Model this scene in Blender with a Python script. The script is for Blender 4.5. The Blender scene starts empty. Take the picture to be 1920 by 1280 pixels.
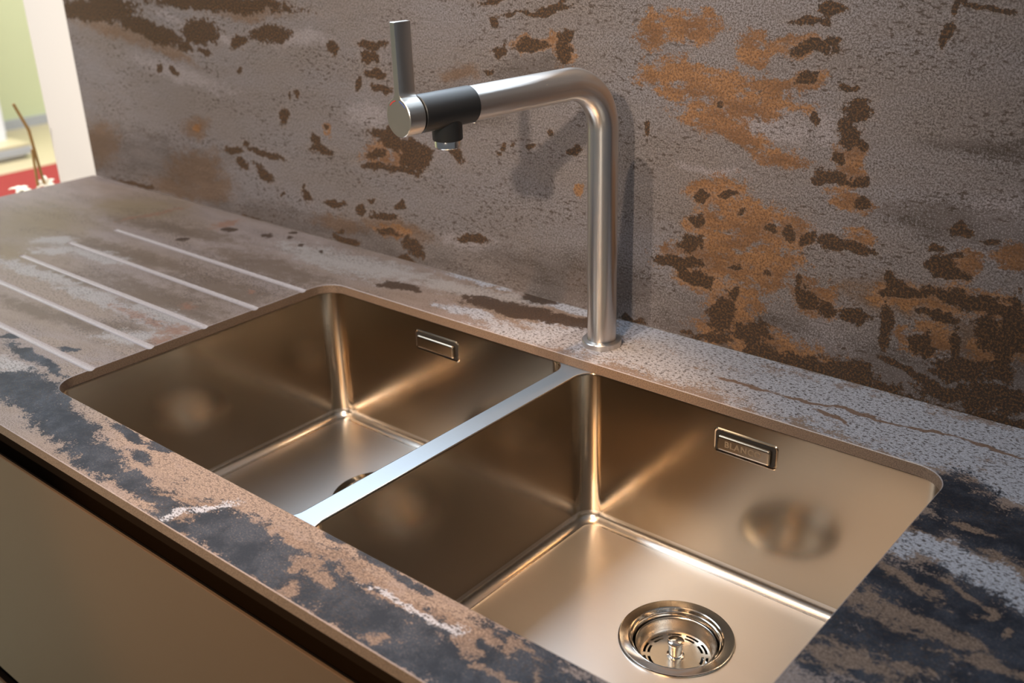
import bpy, bmesh, math, random
import numpy as np
from mathutils import Vector, Matrix

scene = bpy.context.scene
col = scene.collection
Z0 = 0.90                      # height of the worktop surface above the floor

# ------------------------------------------------------------------ camera
cam_data = bpy.data.cameras.new('camera')
cam = bpy.data.objects.new('camera', cam_data)
col.objects.link(cam)
cam_data.sensor_width = 36.0
cam_data.lens = 1966.8 / 1920 * 36.0
cam_data.clip_start = 0.01
RT = Vector((0.76267291, 0.64613566, -0.02896106))
UP = Vector((-0.23822992, 0.32226232, 0.91618421))
FW = Vector((-0.60131235, 0.69184948, -0.39970959))
M = Matrix.Identity(4)
for i in range(3):
    M[i][0], M[i][1], M[i][2] = RT[i], UP[i], -FW[i]
M[0][3], M[1][3], M[2][3] = 1.0537, -0.4462, 0.4822 + Z0
cam.matrix_world = M
cam_data.dof.use_dof = True
cam_data.dof.focus_distance = 1.02
cam_data.dof.aperture_fstop = 6.3
scene.camera = cam

# ------------------------------------------------------------------ world, lights, exposure
world = bpy.data.worlds.new('hall')
scene.world = world
world.use_nodes = True
world.node_tree.nodes['Background'].inputs[0].default_value = (0.80, 0.88, 1.0, 1)
world.node_tree.nodes['Background'].inputs[1].default_value = 0.14


def area(name, loc, target, size, power, color, shape='RECTANGLE'):
    d = bpy.data.lights.new(name, 'AREA')
    d.shape = shape
    d.size = size[0]
    d.size_y = size[1]
    d.energy = power
    d.color = color
    o = bpy.data.objects.new(name, d)
    col.objects.link(o)
    o.location = Vector(loc) + Vector((0, 0, Z0))
    v = Vector(target) + Vector((0, 0, Z0)) - o.location
    o.rotation_euler = v.to_track_quat('-Z', 'Y').to_euler()
    return o


def spot(name, loc, target, power, color, angle=60, blend=0.6, radius=0.03):
    d = bpy.data.lights.new(name, 'SPOT')
    d.energy = power
    d.color = color
    d.spot_size = math.radians(angle)
    d.spot_blend = blend
    d.shadow_soft_size = radius
    o = bpy.data.objects.new(name, d)
    col.objects.link(o)
    o.location = Vector(loc) + Vector((0, 0, Z0))
    v = Vector(target) + Vector((0, 0, Z0)) - o.location
    o.rotation_euler = v.to_track_quat('-Z', 'Y').to_euler()
    return o


COOL = (0.72, 0.86, 1.0)
WARM = (1.0, 0.87, 0.72)
AMBER = (1.0, 0.57, 0.24)
area('ceiling_panel_light', (-1.25, 0.2, 2.25), (-0.9, 0.2, 0), (3.2, 1.5), 70, COOL)
area('hall_floor_fill', (-1.3, -1.9, 2.2), (-1.3, -1.9, 0), (1.0, 1.0), 10, (1, 0.80, 0.56))  # added fill, warms the hall floor that the tap and doors reflect
area('hall_window_light', (-0.4, 2.5, 2.3), (0.2, 0.2, 0.1), (4.4, 1.3), 150, COOL)
area('green_wall_fill', (-4.2, 2.0, 2.2), (-5.3, 2.4, -0.4), (2.0, 2.0), 200, (1, 0.97, 0.92))  # added fill light close to the green wall, only to brighten it
spot('partition_fill_spot', (-1.75, -1.20, 1.9), (-0.98, 0.53, 0.16), 130, (1, 0.93, 0.86), 20, 0.8)  # added fill spot, aimed to brighten the white partition
spot('halogen_or_fill_spot', (0.40, -0.95, 2.05), (0.0, 0.4, 0.12), 112, WARM, 64, 0.9, 0.025)
spot('halogen_or_fill_spot', (1.30, -2.00, 1.30), (-0.15, 0.5, 0.18), 190, WARM, 38, 0.9, 0.04)
spot('halogen_or_fill_spot', (0.95, -1.40, 1.75), (0.36, 0.15, -0.1), 120, AMBER, 18, 0.5)  # added amber fill spot for the warm glow inside the bowls
spot('halogen_or_fill_spot', (0.35, -0.08, 2.10), (0.42, 0.18, -0.2), 130, AMBER, 19, 0.5)  # added amber fill over the sink, brightens the bowl floors

vs = scene.view_settings
vs.view_transform = 'Standard'
vs.look = 'None'
vs.gamma = 1.0
vs.use_curve_mapping = False
vs.exposure = 0.1
scene.cycles.blur_glossy = 0.1

# ------------------------------------------------------------------ node helpers


def new_mat(name):
    m = bpy.data.materials.new(name)
    m.use_nodes = True
    nt = m.node_tree
    return m, nt, nt.nodes['Principled BSDF']


def setin(nt, sock, v):
    if hasattr(v, 'is_output'):
        nt.links.new(v, sock)
    elif v is not None:
        if isinstance(v, (tuple, list)) and len(v) == 3 and sock.type == 'RGBA':
            v = tuple(v) + (1,)
        sock.default_value = v


def N(nt, typ, **kw):
    n = nt.nodes.new(typ)
    for k, v in kw.items():
        setattr(n, k, v)
    return n


def mth(nt, op, a, b=None, c=None, clamp=False):
    n = N(nt, 'ShaderNodeMath', operation=op, use_clamp=clamp)
    setin(nt, n.inputs[0], a)
    if b is not None:
        setin(nt, n.inputs[1], b)
    if c is not None:
        setin(nt, n.inputs[2], c)
    return n.outputs[0]


def vmth(nt, op, a, b=None, c=None):
    n = N(nt, 'ShaderNodeVectorMath', operation=op)
    setin(nt, n.inputs[0], a)
    if b is not None:
        setin(nt, n.inputs['Scale'] if op == 'SCALE' else n.inputs[1], b)
    if c is not None:
        setin(nt, n.inputs[2], c)
    return n.outputs['Value'] if op in ('LENGTH', 'DOT_PRODUCT') else n.outputs[0]


def mixc(nt, f, a, b, blend='MIX'):
    n = N(nt, 'ShaderNodeMix', data_type='RGBA', blend_type=blend)
    setin(nt, n.inputs[0], f)
    setin(nt, n.inputs[6], a)
    setin(nt, n.inputs[7], b)
    return n.outputs[2]


def noise(nt, vec, scale, detail=2.0, rough=0.5, w=None):
    n = N(nt, 'ShaderNodeTexNoise')
    if w is not None:
        n.noise_dimensions = '4D'
        n.inputs['W'].default_value = w
    setin(nt, n.inputs['Vector'], vec)
    n.inputs['Scale'].default_value = scale
    n.inputs['Detail'].default_value = detail
    n.inputs['Roughness'].default_value = rough
    return n


def ramp(nt, v, lo, hi, a=0.0, b=1.0):
    n = N(nt, 'ShaderNodeMapRange', interpolation_type='SMOOTHSTEP')
    setin(nt, n.inputs[0], v)
    n.inputs[1].default_value = lo
    n.inputs[2].default_value = hi
    n.inputs[3].default_value = a
    n.inputs[4].default_value = b
    return n.outputs[0]


def attr(nt, name):
    n = N(nt, 'ShaderNodeAttribute')
    n.attribute_name = name
    return n.outputs['Fac']


def np_noise(x, y, scale, seed, octaves=3):
    """smooth value noise about 0, numpy arrays in metres"""
    out = np.zeros_like(x)
    amp, tot = 1.0, 0.0
    for o in range(octaves):
        rs = np.random.RandomState(seed * 17 + o)
        tab = rs.rand(256, 256)
        u, v = x * scale + 100.3, y * scale + 100.7
        i, j = np.floor(u).astype(int), np.floor(v).astype(int)
        fu, fv = u - i, v - j
        fu, fv = fu * fu * (3 - 2 * fu), fv * fv * (3 - 2 * fv)
        i0, j0, i1, j1 = i % 256, j % 256, (i + 1) % 256, (j + 1) % 256
        val = (tab[i0, j0] * (1 - fu) + tab[i1, j0] * fu) * (1 - fv) + (tab[i0, j1] * (1 - fu) + tab[i1, j1] * fu) * fv
        out += amp * (val - 0.5)
        tot += amp
        amp *= 0.55
        scale *= 2.1
    return out / tot


def stain_attributes(me, ax, fields, amp):
    """store, per vertex, the elliptic distance to the nearest stain of each kind (< 1 inside)"""
    n = len(me.vertices)
    co = np.empty(n * 3)
    me.vertices.foreach_get('co', co)
    co = co.reshape(-1, 3)
    x, y = co[:, 0].copy(), co[:, ax].copy()
    wx = amp * (np_noise(x, y, 24, 1) + 0.55 * np_noise(x, y, 85, 2))
    wy = amp * (np_noise(x, y, 24, 3) + 0.55 * np_noise(x, y, 85, 4))
    x, y = x + wx, y + wy
    for name, blobs in fields.items():
        f = np.full(n, 3.0)
        for (bx, by, rx, ry, a) in blobs:
            c, s = math.cos(a), math.sin(a)
            dx, dy = x - bx, y - by
            f = np.minimum(f, np.hypot((dx * c + dy * s) / rx, (-dx * s + dy * c) / ry))
        at = me.attributes.new(name, 'FLOAT', 'POINT')
        at.data.foreach_set('value', f.astype(np.float32))


# stains on the slabs, metres in the slab's own plane: (x, y, rx, ry, angle)
CF = [(-0.1806,0.1736,0.1759,0.0163,0.02), (-0.3757,0.1715,0.1062,0.0157,0.04), (-0.436,0.2434,0.0431,0.0191,0.48), (-0.0815,0.1892,0.0878,0.015,0.1), (-0.0469,0.1308,0.0468,0.019,0.55), (-0.4934,0.2652,0.0368,0.0197,0.37), (0.2237,0.4908,0.0856,0.0166,0.17), (0.3509,-0.0402,0.0192,0.0106,0.97), (0.6092,-0.0258,0.0187,0.0068,-0.05), (-0.0774,-0.0044,0.0427,0.0132,-0.04), (-0.0491,0.4604,0.128,0.0329,-0.01), (-0.3587,0.2684,0.0569,0.0171,0.11), (0.0051,0.4716,0.1218,0.0263,0.01), (0.1537,0.4758,0.0772,0.0194,0.08)]
WU = [(-0.4512,0.1319,0.0473,0.0188,0.19), (-0.4754,0.0557,0.1051,0.0408,0.22), (-0.5406,0.0182,0.0945,0.0182,0.02), (-0.4352,0.0344,0.0734,0.0248,0.21), (-0.628,0.2713,0.1575,0.0168,-0.08), (-0.506,0.2535,0.0887,0.0117,-0.19), (-0.2661,0.3243,0.0897,0.0178,0.06), (-0.7684,0.0656,0.0754,0.0405,0.36), (0.0047,0.0423,0.0835,0.0165,0), (-0.1097,0.0297,0.0689,0.0139,0.01), (0.1427,0.2672,0.0365,0.0103,0.1), (0.7244,0.1028,0.0719,0.022,0.05), (0.8029,0.0781,0.0519,0.0321,0.1), (0.5712,0.0051,0.1012,0.0231,0.07)]
CB = [(0.262,0.4666,0.0779,0.0197,0.09), (0.3467,0.4753,0.0466,0.018,0.13), (0.0921,0.4386,0.0299,0.0129,0.05), (0.2682,0.5116,0.0256,0.0133,0.11), (-0.311,0.4591,0.0128,0.0089,-0.17), (-0.2372,0.4746,0.0115,0.007,-0.46), (-0.329,0.3843,0.0122,0.0079,-0.21), (-0.1536,0.4739,0.0079,0.0046,-0.54), (-0.1979,0.4894,0.0083,0.0039,-0.59), (-0.1112,0.4738,0.0076,0.0038,-0.61), (-0.216,0.5091,0.0088,0.0062,-0.36)]
WS = [(0.7948,0.2558,0.0704,0.0102,0.04), (0.6803,0.0103,0.1805,0.0424,0.07), (0.8076,0.0464,0.1195,0.0655,0.12), (0.5568,0.0268,0.1286,0.038,0.1), (-0.6655,0.0497,0.2666,0.06,0.08), (-0.162,0.0036,0.3661,0.036,0.01), (0.2985,0.0335,0.1334,0.0426,0.1), (0.2625,0.2834,0.0727,0.0182,0.09), (0.1307,0.2266,0.1112,0.0269,0.05), (0.7729,0.1867,0.0936,0.0199,0.03)]
CT2 = [(0.4646,-0.0262,0.0403,0.0066,-0), (0.5096,-0.0182,0.0487,0.0065,0), (0.4799,-0.0415,0.0159,0.0089,-0.58), (0.4959,-0.0674,0.0128,0.0058,-0.75), (0.5031,-0.045,0.017,0.0055,0.12), (0.5864,-0.0246,0.0336,0.006,0), (0.6332,-0.0181,0.0304,0.0071,0.07), (0.6399,-0.031,0.0191,0.0067,-0.72), (0.6661,-0.0103,0.0089,0.0074,-0.79), (0.6766,-0.0056,0.0138,0.0022,-0.23), (0.5702,-0.0823,0.0143,0.0036,-0.01), (0.5859,-0.0664,0.0131,0.0039,0.16), (0.6785,-0.0414,0.027,0.0028,0.19), (0.7007,-0.0238,0.0072,0.0035,-0.89), (0.342,-0.0607,0.0114,0.0063,0.49), (0.3676,-0.0827,0.0085,0.0056,-0.28), (0.3363,-0.0355,0.032,0.0045,0.36), (0.4641,-0.0755,0.0148,0.0039,-0.03), (0.8457,0.2933,0.0365,0.0068,-0.1), (0.8522,0.2221,0.0277,0.0063,-0.23), (0.8446,0.182,0.0413,0.0122,-0.12), (0.8906,0.1809,0.0484,0.0083,-0.1), (0.8535,0.1169,0.0335,0.0144,0.25), (0.8878,0.1308,0.0227,0.0055,0.34), (0.9086,0.2246,0.0093,0.0053,-1.47), (0.9261,0.2089,0.0086,0.0033,-1.34), (0.8676,0.3264,0.0159,0.0048,-0.07), (0.9045,0.2855,0.0241,0.0092,-0.42), (0.9357,0.172,0.0374,0.0057,0.23), (0.8866,0.2345,0.0189,0.0032,-0.24)]
CL2 = [(0.8481,0.2812,0.0282,0.0132,-0.15), (0.8774,0.2729,0.0441,0.0176,-0.3), (0.9106,0.2654,0.0315,0.0162,-0.48), (0.833,0.2605,0.0126,0.0089,-1.55), (0.3488,-0.0387,0.022,0.0071,0.91), (0.334,-0.0606,0.0133,0.006,1.41), (0.6062,-0.0282,0.0231,0.0034,0.01), (0.5665,-0.0243,0.0296,0.0026,0.01), (0.6272,-0.0228,0.0076,0.0058,0.55)]
WD = [(-0.7012,0.3057,0.1333,0.0209,0.06), (-0.552,0.2817,0.1077,0.0166,-0.19), (-0.4021,0.2847,0.0521,0.019,0.11), (-0.3562,0.3308,0.1909,0.0124,0.01), (-0.2286,0.2935,0.0526,0.0111,0.07), (-0.3083,0.2779,0.0216,0.0084,0.12), (-0.4516,0.2605,0.0245,0.0054,-0.11), (-0.3951,0.2563,0.0177,0.0046,-0.16), (-0.4919,0.2225,0.0136,0.0064,-0.18), (-0.3106,0.2371,0.0083,0.0039,0.17), (-0.5308,0.2211,0.009,0.0061,0.57), (-0.0934,0.2847,0.0122,0.0099,-0.89), (-0.0118,0.2957,0.0312,0.0061,0.07), (-0.018,0.2788,0.0181,0.0109,0.19), (-0.0083,0.256,0.02,0.0062,0.11), (-0.0447,0.243,0.0083,0.0062,1.13), (0.0001,0.2392,0.0205,0.005,0.02), (-0.2137,0.1754,0.0126,0.0093,0.62), (-0.1766,0.2117,0.0075,0.0045,0.25), (-0.1955,0.2076,0.0044,0.0033,0.85), (-0.1473,0.1502,0.0112,0.0088,-0.31), (-0.1387,0.1372,0.0244,0.0062,0.15), (-0.3528,0.1078,0.0234,0.0059,0.15), (-0.2705,0.1119,0.0447,0.0063,-0.06), (-0.3363,0.0877,0.018,0.0087,-0.2), (-0.2806,0.0812,0.0245,0.0094,-0.21), (-0.1238,0.173,0.0061,0.0037,0.28), (-0.3193,0.1222,0.0073,0.004,0.29), (-0.002,0.1754,0.0322,0.0086,0.14), (0.0301,0.1649,0.0462,0.0105,-0), (0.0518,0.1475,0.0268,0.0172,0.25), (-0.0214,0.145,0.0199,0.0066,0.16), (-0.0182,0.1267,0.0436,0.0056,-0.04), (0.0746,0.1563,0.0166,0.0123,1.17), (0.0347,0.129,0.0279,0.0062,-0.03), (0.1293,0.1664,0.016,0.0082,-0.34), (-0.1842,0.0582,0.0133,0.0083,-0.13), (-0.114,0.0574,0.0247,0.005,0.06), (-0.065,0.06,0.0108,0.0061,0.32), (-0.0152,0.0582,0.0296,0.0058,-0), (0.0212,0.0775,0.0121,0.0052,0.23), (-0.0403,0.0782,0.0115,0.0031,0.18), (-0.009,0.0358,0.0254,0.005,0.01), (-0.1013,0.0049,0.0289,0.0072,-0.03), (0.0399,0.0215,0.0249,0.0131,-0.05), (0.1524,0.0559,0.025,0.0069,0.02), (0.0216,-0.0034,0.023,0.0067,0.05), (-0.1111,0.0196,0.01,0.0032,0.22), (-0.1878,0.0742,0.0055,0.0038,0.52), (-0.242,0.0558,0.0069,0.0033,0.26), (-0.6706,0.006,0.076,0.0043,-0.01), (-0.3348,-0.0032,0.0289,0.005,-0.04), (0.1999,0.3562,0.0217,0.0036,0.04), (0.2682,0.3481,0.0566,0.0029,0.11), (0.2876,0.3547,0.023,0.0029,0.15), (0.203,0.3329,0.0076,0.0054,0.16), (0.2099,0.3015,0.011,0.0067,0.22), (0.2593,0.3097,0.0241,0.0066,0.14), (0.3021,0.3056,0.0131,0.0113,1.29), (0.1917,0.277,0.0087,0.0031,0.1), (0.2186,0.3107,0.0034,0.003,0.46), (0.3062,0.3251,0.0106,0.0069,0.11), (0.2134,0.1862,0.0071,0.0052,0.33), (0.2017,0.1773,0.0054,0.0033,0.24), (0.2289,0.1868,0.0037,0.0031,0.7), (0.2559,0.1916,0.0067,0.0032,0.17), (0.2849,0.2106,0.0067,0.0048,-0.08), (0.3203,0.1936,0.0103,0.005,0.17), (0.4102,0.003,0.0179,0.0062,0.09), (0.4193,0.2331,0.0058,0.0035,1.55), (0.6218,0.3686,0.0135,0.0076,0.02), (0.602,0.3542,0.0188,0.0039,-0.07), (0.6195,0.3551,0.0048,0.0031,-1.44), (0.6068,0.331,0.0248,0.0059,0), (0.6247,0.3391,0.0093,0.0039,0.29), (0.6039,0.3024,0.012,0.0051,0.32), (0.6444,0.3009,0.0089,0.0034,0.17), (0.6544,0.2806,0.0166,0.0119,0.1), (0.6476,0.2596,0.0182,0.0106,-1.47), (0.6613,0.2501,0.0061,0.0052,-1.51), (0.6373,0.2114,0.0197,0.0069,0.05), (0.667,0.2116,0.0126,0.0047,0.05), (0.6406,0.233,0.0073,0.0054,-1.51), (0.6693,0.1908,0.0075,0.0063,0.29), (0.6213,0.2037,0.009,0.0037,0.16), (0.4894,0.171,0.0094,0.007,0.29), (0.5249,0.1742,0.0115,0.004,0.17), (0.4873,0.145,0.0083,0.007,0.52), (0.4806,0.1151,0.0153,0.0108,0.33), (0.5976,0.1442,0.01,0.0084,-0.36), (0.6212,0.1429,0.0116,0.0072,0.25), (0.645,0.144,0.0144,0.01,0.1), (0.6696,0.1421,0.0147,0.0068,-0.3), (0.5735,0.1455,0.0062,0.0045,0.31), (0.5386,0.1567,0.0057,0.004,0.27), (0.6103,0.2631,0.0072,0.0039,-1.49), (0.5098,0.2711,0.0031,0.0022,0.14), (0.7272,0.3483,0.0115,0.0056,1.36), (0.7343,0.3701,0.0077,0.0037,1.36), (0.7594,0.3748,0.0285,0.0026,0.08), (0.7406,0.3765,0.0062,0.0043,-0.05), (0.7634,0.1799,0.0104,0.0061,0), (0.7909,0.1759,0.0101,0.0035,0.19), (0.745,0.161,0.0068,0.0047,-0.17), (0.754,0.1418,0.0128,0.0124,0.73), (0.7666,0.1359,0.0134,0.0063,0.03), (0.7653,0.1556,0.0058,0.0041,0.25), (0.4659,0.0885,0.032,0.0082,0.12), (0.4887,0.073,0.0224,0.0078,-0.06), (0.523,0.0389,0.0262,0.0155,1.38), (0.56,0.0264,0.0264,0.011,0.29), (0.5113,0.0043,0.0248,0.0045,0.18), (0.4834,0.005,0.0098,0.0033,0.12), (0.455,-0.0029,0.0159,0.0027,0.13), (0.6033,0.0011,0.058,0.0127,0.07), (0.6798,0.015,0.0233,0.0121,0.05), (0.571,0.0083,0.0198,0.0098,0.32), (0.6767,0.0705,0.0153,0.0101,0.34), (0.6464,0.072,0.0129,0.0091,0.37), (0.6223,0.0782,0.0154,0.0113,-0.97), (0.536,0.0967,0.0105,0.0036,0.22), (0.5359,0.0671,0.01,0.0077,1.39), (0.5772,0.0962,0.0045,0.0039,0.74), (0.6134,0.0981,0.0093,0.0035,-1.51), (0.7148,0.1172,0.0152,0.0072,-0.24), (0.7239,0.1071,0.0277,0.0038,0.08), (0.7737,0.113,0.0456,0.0064,-0), (0.7978,0.1133,0.0241,0.0063,-0.08), (0.7564,0.0938,0.02,0.0043,0.15), (0.7077,0.0735,0.0181,0.0069,-1.56), (0.7064,0.0519,0.0148,0.0049,-1.47), (0.7233,0.0331,0.0166,0.0047,-0.1), (0.7508,0.0257,0.015,0.0065,-0.31), (0.7743,0.0169,0.0322,0.0092,0), (0.816,0.022,0.0402,0.0156,0.07), (0.8208,0.0611,0.024,0.0095,-1.32), (0.8018,0.086,0.0202,0.0109,-1.12), (0.7486,0.0555,0.0083,0.0049,0.33), (0.8218,0.0477,0.0143,0.0074,0.33), (0.7381,-0.0088,0.0943,0.012,0.01), (0.6577,0.0039,0.0686,0.0161,0.03), (0.7831,0.0451,0.0294,0.0133,0.1), (0.8241,0.0943,0.031,0.0138,-1.44), (0.74,0.0618,0.0123,0.0092,1.52), (0.7746,0.0707,0.0162,0.0069,-1.46), (0.8294,-0.0022,0.0374,0.009,0.01), (0.6586,-0.0052,0.0343,0.0075,0.04)]
WO = [(-0.1219,0.1702,0.0117,0.0086,1.01), (-0.4482,0.1323,0.0188,0.0068,0.18), (-0.0012,0.0373,0.042,0.0083,0.01), (0.2593,0.3103,0.0288,0.0084,0.08), (0.2947,0.3203,0.017,0.0093,0.1), (0.3022,0.3073,0.016,0.0147,0.8), (0.0034,0.1483,0.0542,0.0204,0.17), (0.3318,0.1507,0.0079,0.0061,1.31), (0.4247,0.3339,0.0231,0.0224,0.92), (0.4654,0.3416,0.0381,0.0169,0.06), (0.4896,0.3585,0.0096,0.0071,-0.96), (0.5482,0.327,0.0219,0.0174,-0.1), (0.4579,0.2882,0.0466,0.0222,-0.03), (0.5211,0.2883,0.0791,0.0139,0.03), (0.5403,0.2715,0.0659,0.0128,0.04), (0.5045,0.253,0.0494,0.0168,-0.11), (0.5849,0.2967,0.0394,0.0082,0.15), (0.5427,0.2354,0.0414,0.0134,-0.19), (0.5737,0.2214,0.0347,0.0099,-0.1), (0.5903,0.3324,0.0264,0.0099,0.06), (0.5121,0.1745,0.0384,0.0198,0.08), (0.5107,0.1401,0.0361,0.029,0.41), (0.5483,0.1526,0.0555,0.0245,0.04), (0.5918,0.1431,0.0354,0.0172,0.05), (0.5061,0.1028,0.06,0.0244,0.15), (0.5518,0.0999,0.0605,0.0357,0.2), (0.494,0.0754,0.0332,0.0166,0.03), (0.5387,0.054,0.041,0.0326,0.56), (0.5374,0.022,0.0467,0.0189,0.2), (0.6513,0.2344,0.0182,0.0174,0.45), (0.6613,0.2149,0.016,0.0104,0.17), (0.6558,0.1902,0.024,0.0097,-0.09), (0.6326,0.0818,0.0281,0.0217,-0.07), (0.6731,0.1554,0.0158,0.0121,-0.08), (0.5895,0.0164,0.0678,0.0164,0.06), (0.7345,0.1051,0.0456,0.0131,0.05), (0.7976,0.1143,0.0372,0.0136,-0.04), (0.8129,0.0753,0.0292,0.0255,0.69), (0.7493,0.0698,0.031,0.0163,0.3), (0.7692,0.1449,0.0193,0.0153,0.32), (0.8134,0.1641,0.018,0.0148,0.29)]
WL = [(0.8037,0.1971,0.0402,0.0267,-0.02), (0.7656,0.0628,0.0448,0.0276,0.12), (0.637,0.035,0.053,0.024,0.16), (0.5656,0.2501,0.064,0.0216,-0.07), (0.6222,0.2541,0.0206,0.0164,-1.52), (-0.3407,0.2821,0.0598,0.008,-0.21), (-0.1626,0.2932,0.0712,0.0145,0.07), (-0.4771,0.3023,0.0653,0.0075,-0.21), (-0.4853,0.2188,0.1672,0.0189,-0.12), (0.1378,0.0517,0.0573,0.0151,0.08), (0.5011,0.1972,0.051,0.0058,-0.01), (-0.031,0.199,0.0549,0.0216,0.15)]
CD = [(0.8481,0.3592,0.047,0.024,-1.06), (0.878,0.3325,0.0473,0.03,-0.95), (0.8383,0.3018,0.0243,0.0196,-1.4), (0.9054,0.335,0.0437,0.0274,-1.12), (0.9152,0.2039,0.0964,0.0542,-0.21), (0.8724,0.1702,0.0719,0.0464,-0.24), (0.8551,0.1216,0.0544,0.0333,0.04), (0.9427,0.171,0.0648,0.0484,0.66), (0.8363,0.2114,0.0249,0.0183,-0.53), (-0.0263,-0.0174,0.0633,0.022,0.19), (0.0153,-0.0265,0.0754,0.0232,-0), (0.0908,-0.0368,0.0795,0.0216,-0.11), (0.1871,-0.0509,0.0545,0.0159,-0.14), (-0.0892,0.0265,0.0647,0.0091,-0.09), (-0.0402,0.0233,0.0349,0.0067,-0.09), (-0.0725,0.0632,0.0148,0.0053,0.34), (-0.1684,0.0412,0.0143,0.0076,0.39), (0.1703,-0.0073,0.0416,0.0058,-0.07), (0.2205,-0.0253,0.0218,0.0063,0.06), (0.2205,-0.0036,0.0203,0.0041,0.01), (0.2613,-0.0542,0.0355,0.0139,-0.11), (0.2949,-0.0565,0.0437,0.008,-0.02), (0.0506,-0.0107,0.0097,0.0072,-0.34), (0.0835,0.0202,0.0111,0.0038,-0.24), (0.3473,-0.0668,0.0376,0.0152,0.02), (0.406,-0.0529,0.0865,0.0253,-0.12), (0.4566,-0.0596,0.0795,0.0242,-0.12), (0.5287,-0.0459,0.0722,0.0259,-0.15), (0.5601,-0.053,0.0733,0.0273,-0.15), (0.6126,-0.056,0.0711,0.0241,-0.12), (0.6508,-0.0534,0.0741,0.0218,-0.07), (0.6824,-0.035,0.0734,0.0163,0.01), (0.6846,-0.0096,0.0417,0.0142,-0.04), (0.6213,-0.0275,0.0453,0.0097,-0), (0.5176,-0.0031,0.0263,0.0051,0.03), (0.566,-0.0043,0.0202,0.0047,-0.03), (0.4753,0.0009,0.0175,0.004,-0.04)]
CT = [(0.1219,0.0158,0.1671,0.0409,-0.11), (0.325,-0.0053,0.1105,0.0252,-0.07), (0.4753,0.0009,0.0895,0.02,-0.07), (0.4875,-0.0529,0.037,0.0182,-0.29), (0.6121,-0.0122,0.0514,0.013,-0.02), (0.5615,-0.0746,0.0324,0.0165,-0.9), (0.3141,-0.0634,0.0383,0.0124,0.08), (0.847,0.2897,0.0375,0.0102,-0.21), (0.8985,0.2559,0.0495,0.013,-0.28), (0.8374,0.1802,0.0272,0.0084,-0.21), (0.9048,0.1815,0.0439,0.0094,-0.11), (0.8828,0.1435,0.0337,0.0055,-0.06), (0.8405,0.1204,0.0232,0.0201,-0.94), (0.8738,0.3587,0.0231,0.0073,-0.46), (0.284,0.4609,0.1072,0.0326,0.08), (-0.2895,0.1427,0.1536,0.0211,0.02), (-0.3884,0.1623,0.1006,0.0194,-0.02), (0.008,0.1042,0.0573,0.0088,0.04), (-0.0852,0.0634,0.0554,0.0097,0.15), (0.8381,0.2169,0.0158,0.0077,-0.21)]
CL = [(0.3432,0.4187,0.0951,0.0212,0.06), (0.2274,0.4261,0.0494,0.0141,0.02), (0.3281,0.5105,0.0468,0.0118,0.01), (0.1619,0.5189,0.0723,0.0129,0.02), (0.5021,0.4984,0.1207,0.0394,-0.04), (0.7026,0.4688,0.1588,0.0513,0.01), (0.8294,0.4705,0.0917,0.0418,-0.05), (0.433,0.4946,0.0442,0.021,-0.14), (0.5014,0.4444,0.1082,0.0402,-0.1), (0.6293,0.4432,0.1164,0.0423,-0.08), (0.7684,0.4368,0.1171,0.041,-0.06), (0.3972,0.4393,0.0866,0.0386,-0.05), (0.8685,0.4178,0.0445,0.0354,-0.5), (0.8785,0.2695,0.052,0.0228,-0.32), (0.9166,0.258,0.0234,0.0159,-0.59), (0.8491,0.2729,0.0289,0.014,-0.27)]
CR = [(-0.0193,0.1714,0.0253,0.0175,0.11), (-0.0777,0.2255,0.0141,0.0098,0.12), (-0.3385,0.4739,0.0243,0.0159,-1.46), (-0.0062,0.1411,0.0196,0.0135,0.03), (-0.1038,0.1729,0.0659,0.0089,0.01), (-0.4901,0.4401,0.0537,0.0094,1.41), (-0.058,0.3104,0.0086,0.0053,-0.43)]
CN = [(0.595,0.4452,0.0367,0.0036,0.08), (0.6559,0.4482,0.032,0.0029,0.12), (0.6967,0.4332,0.0232,0.0029,-0.25), (0.7303,0.4545,0.0304,0.0027,0.01), (0.7801,0.4587,0.033,0.0027,0.08), (0.8417,0.4613,0.0398,0.0031,0.04), (0.7073,0.4581,0.0302,0.0023,0.16)]
CO = [(-0.6052,0.2877,0.1666,0.127,-0.44), (-0.5494,0.4368,0.1229,0.0753,0.26), (-0.511,0.1901,0.1203,0.0558,-0.27)]
CK = [(-0.3191,0.2966,0.2224,0.0283,0.07), (-0.3162,0.1875,0.1522,0.017,0.11), (-0.2343,0.0999,0.1191,0.0154,0.04), (-0.0924,0.458,0.0996,0.0266,-0.02), (-0.3817,0.4096,0.1753,0.0288,0.15), (-0.1315,0.2211,0.2234,0.0371,0.02), (-0.0958,0.2954,0.1304,0.0405,-0.02), (-0.1595,0.1104,0.134,0.0151,0.05), (-0.1185,0.3832,0.1574,0.0397,-0.01), (-0.0882,0.1414,0.0524,0.0157,0.19)]

# ------------------------------------------------------------------ materials


def slab_coords(nt, vertical):
    tc = N(nt, 'ShaderNodeTexCoord')
    sp = N(nt, 'ShaderNodeSeparateXYZ')
    nt.links.new(tc.outputs['Object'], sp.inputs[0])
    cb = N(nt, 'ShaderNodeCombineXYZ')
    nt.links.new(sp.outputs[0], cb.inputs[0])
    nt.links.new(sp.outputs[2 if vertical else 1], cb.inputs[1])
    return cb.outputs[0]


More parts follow.
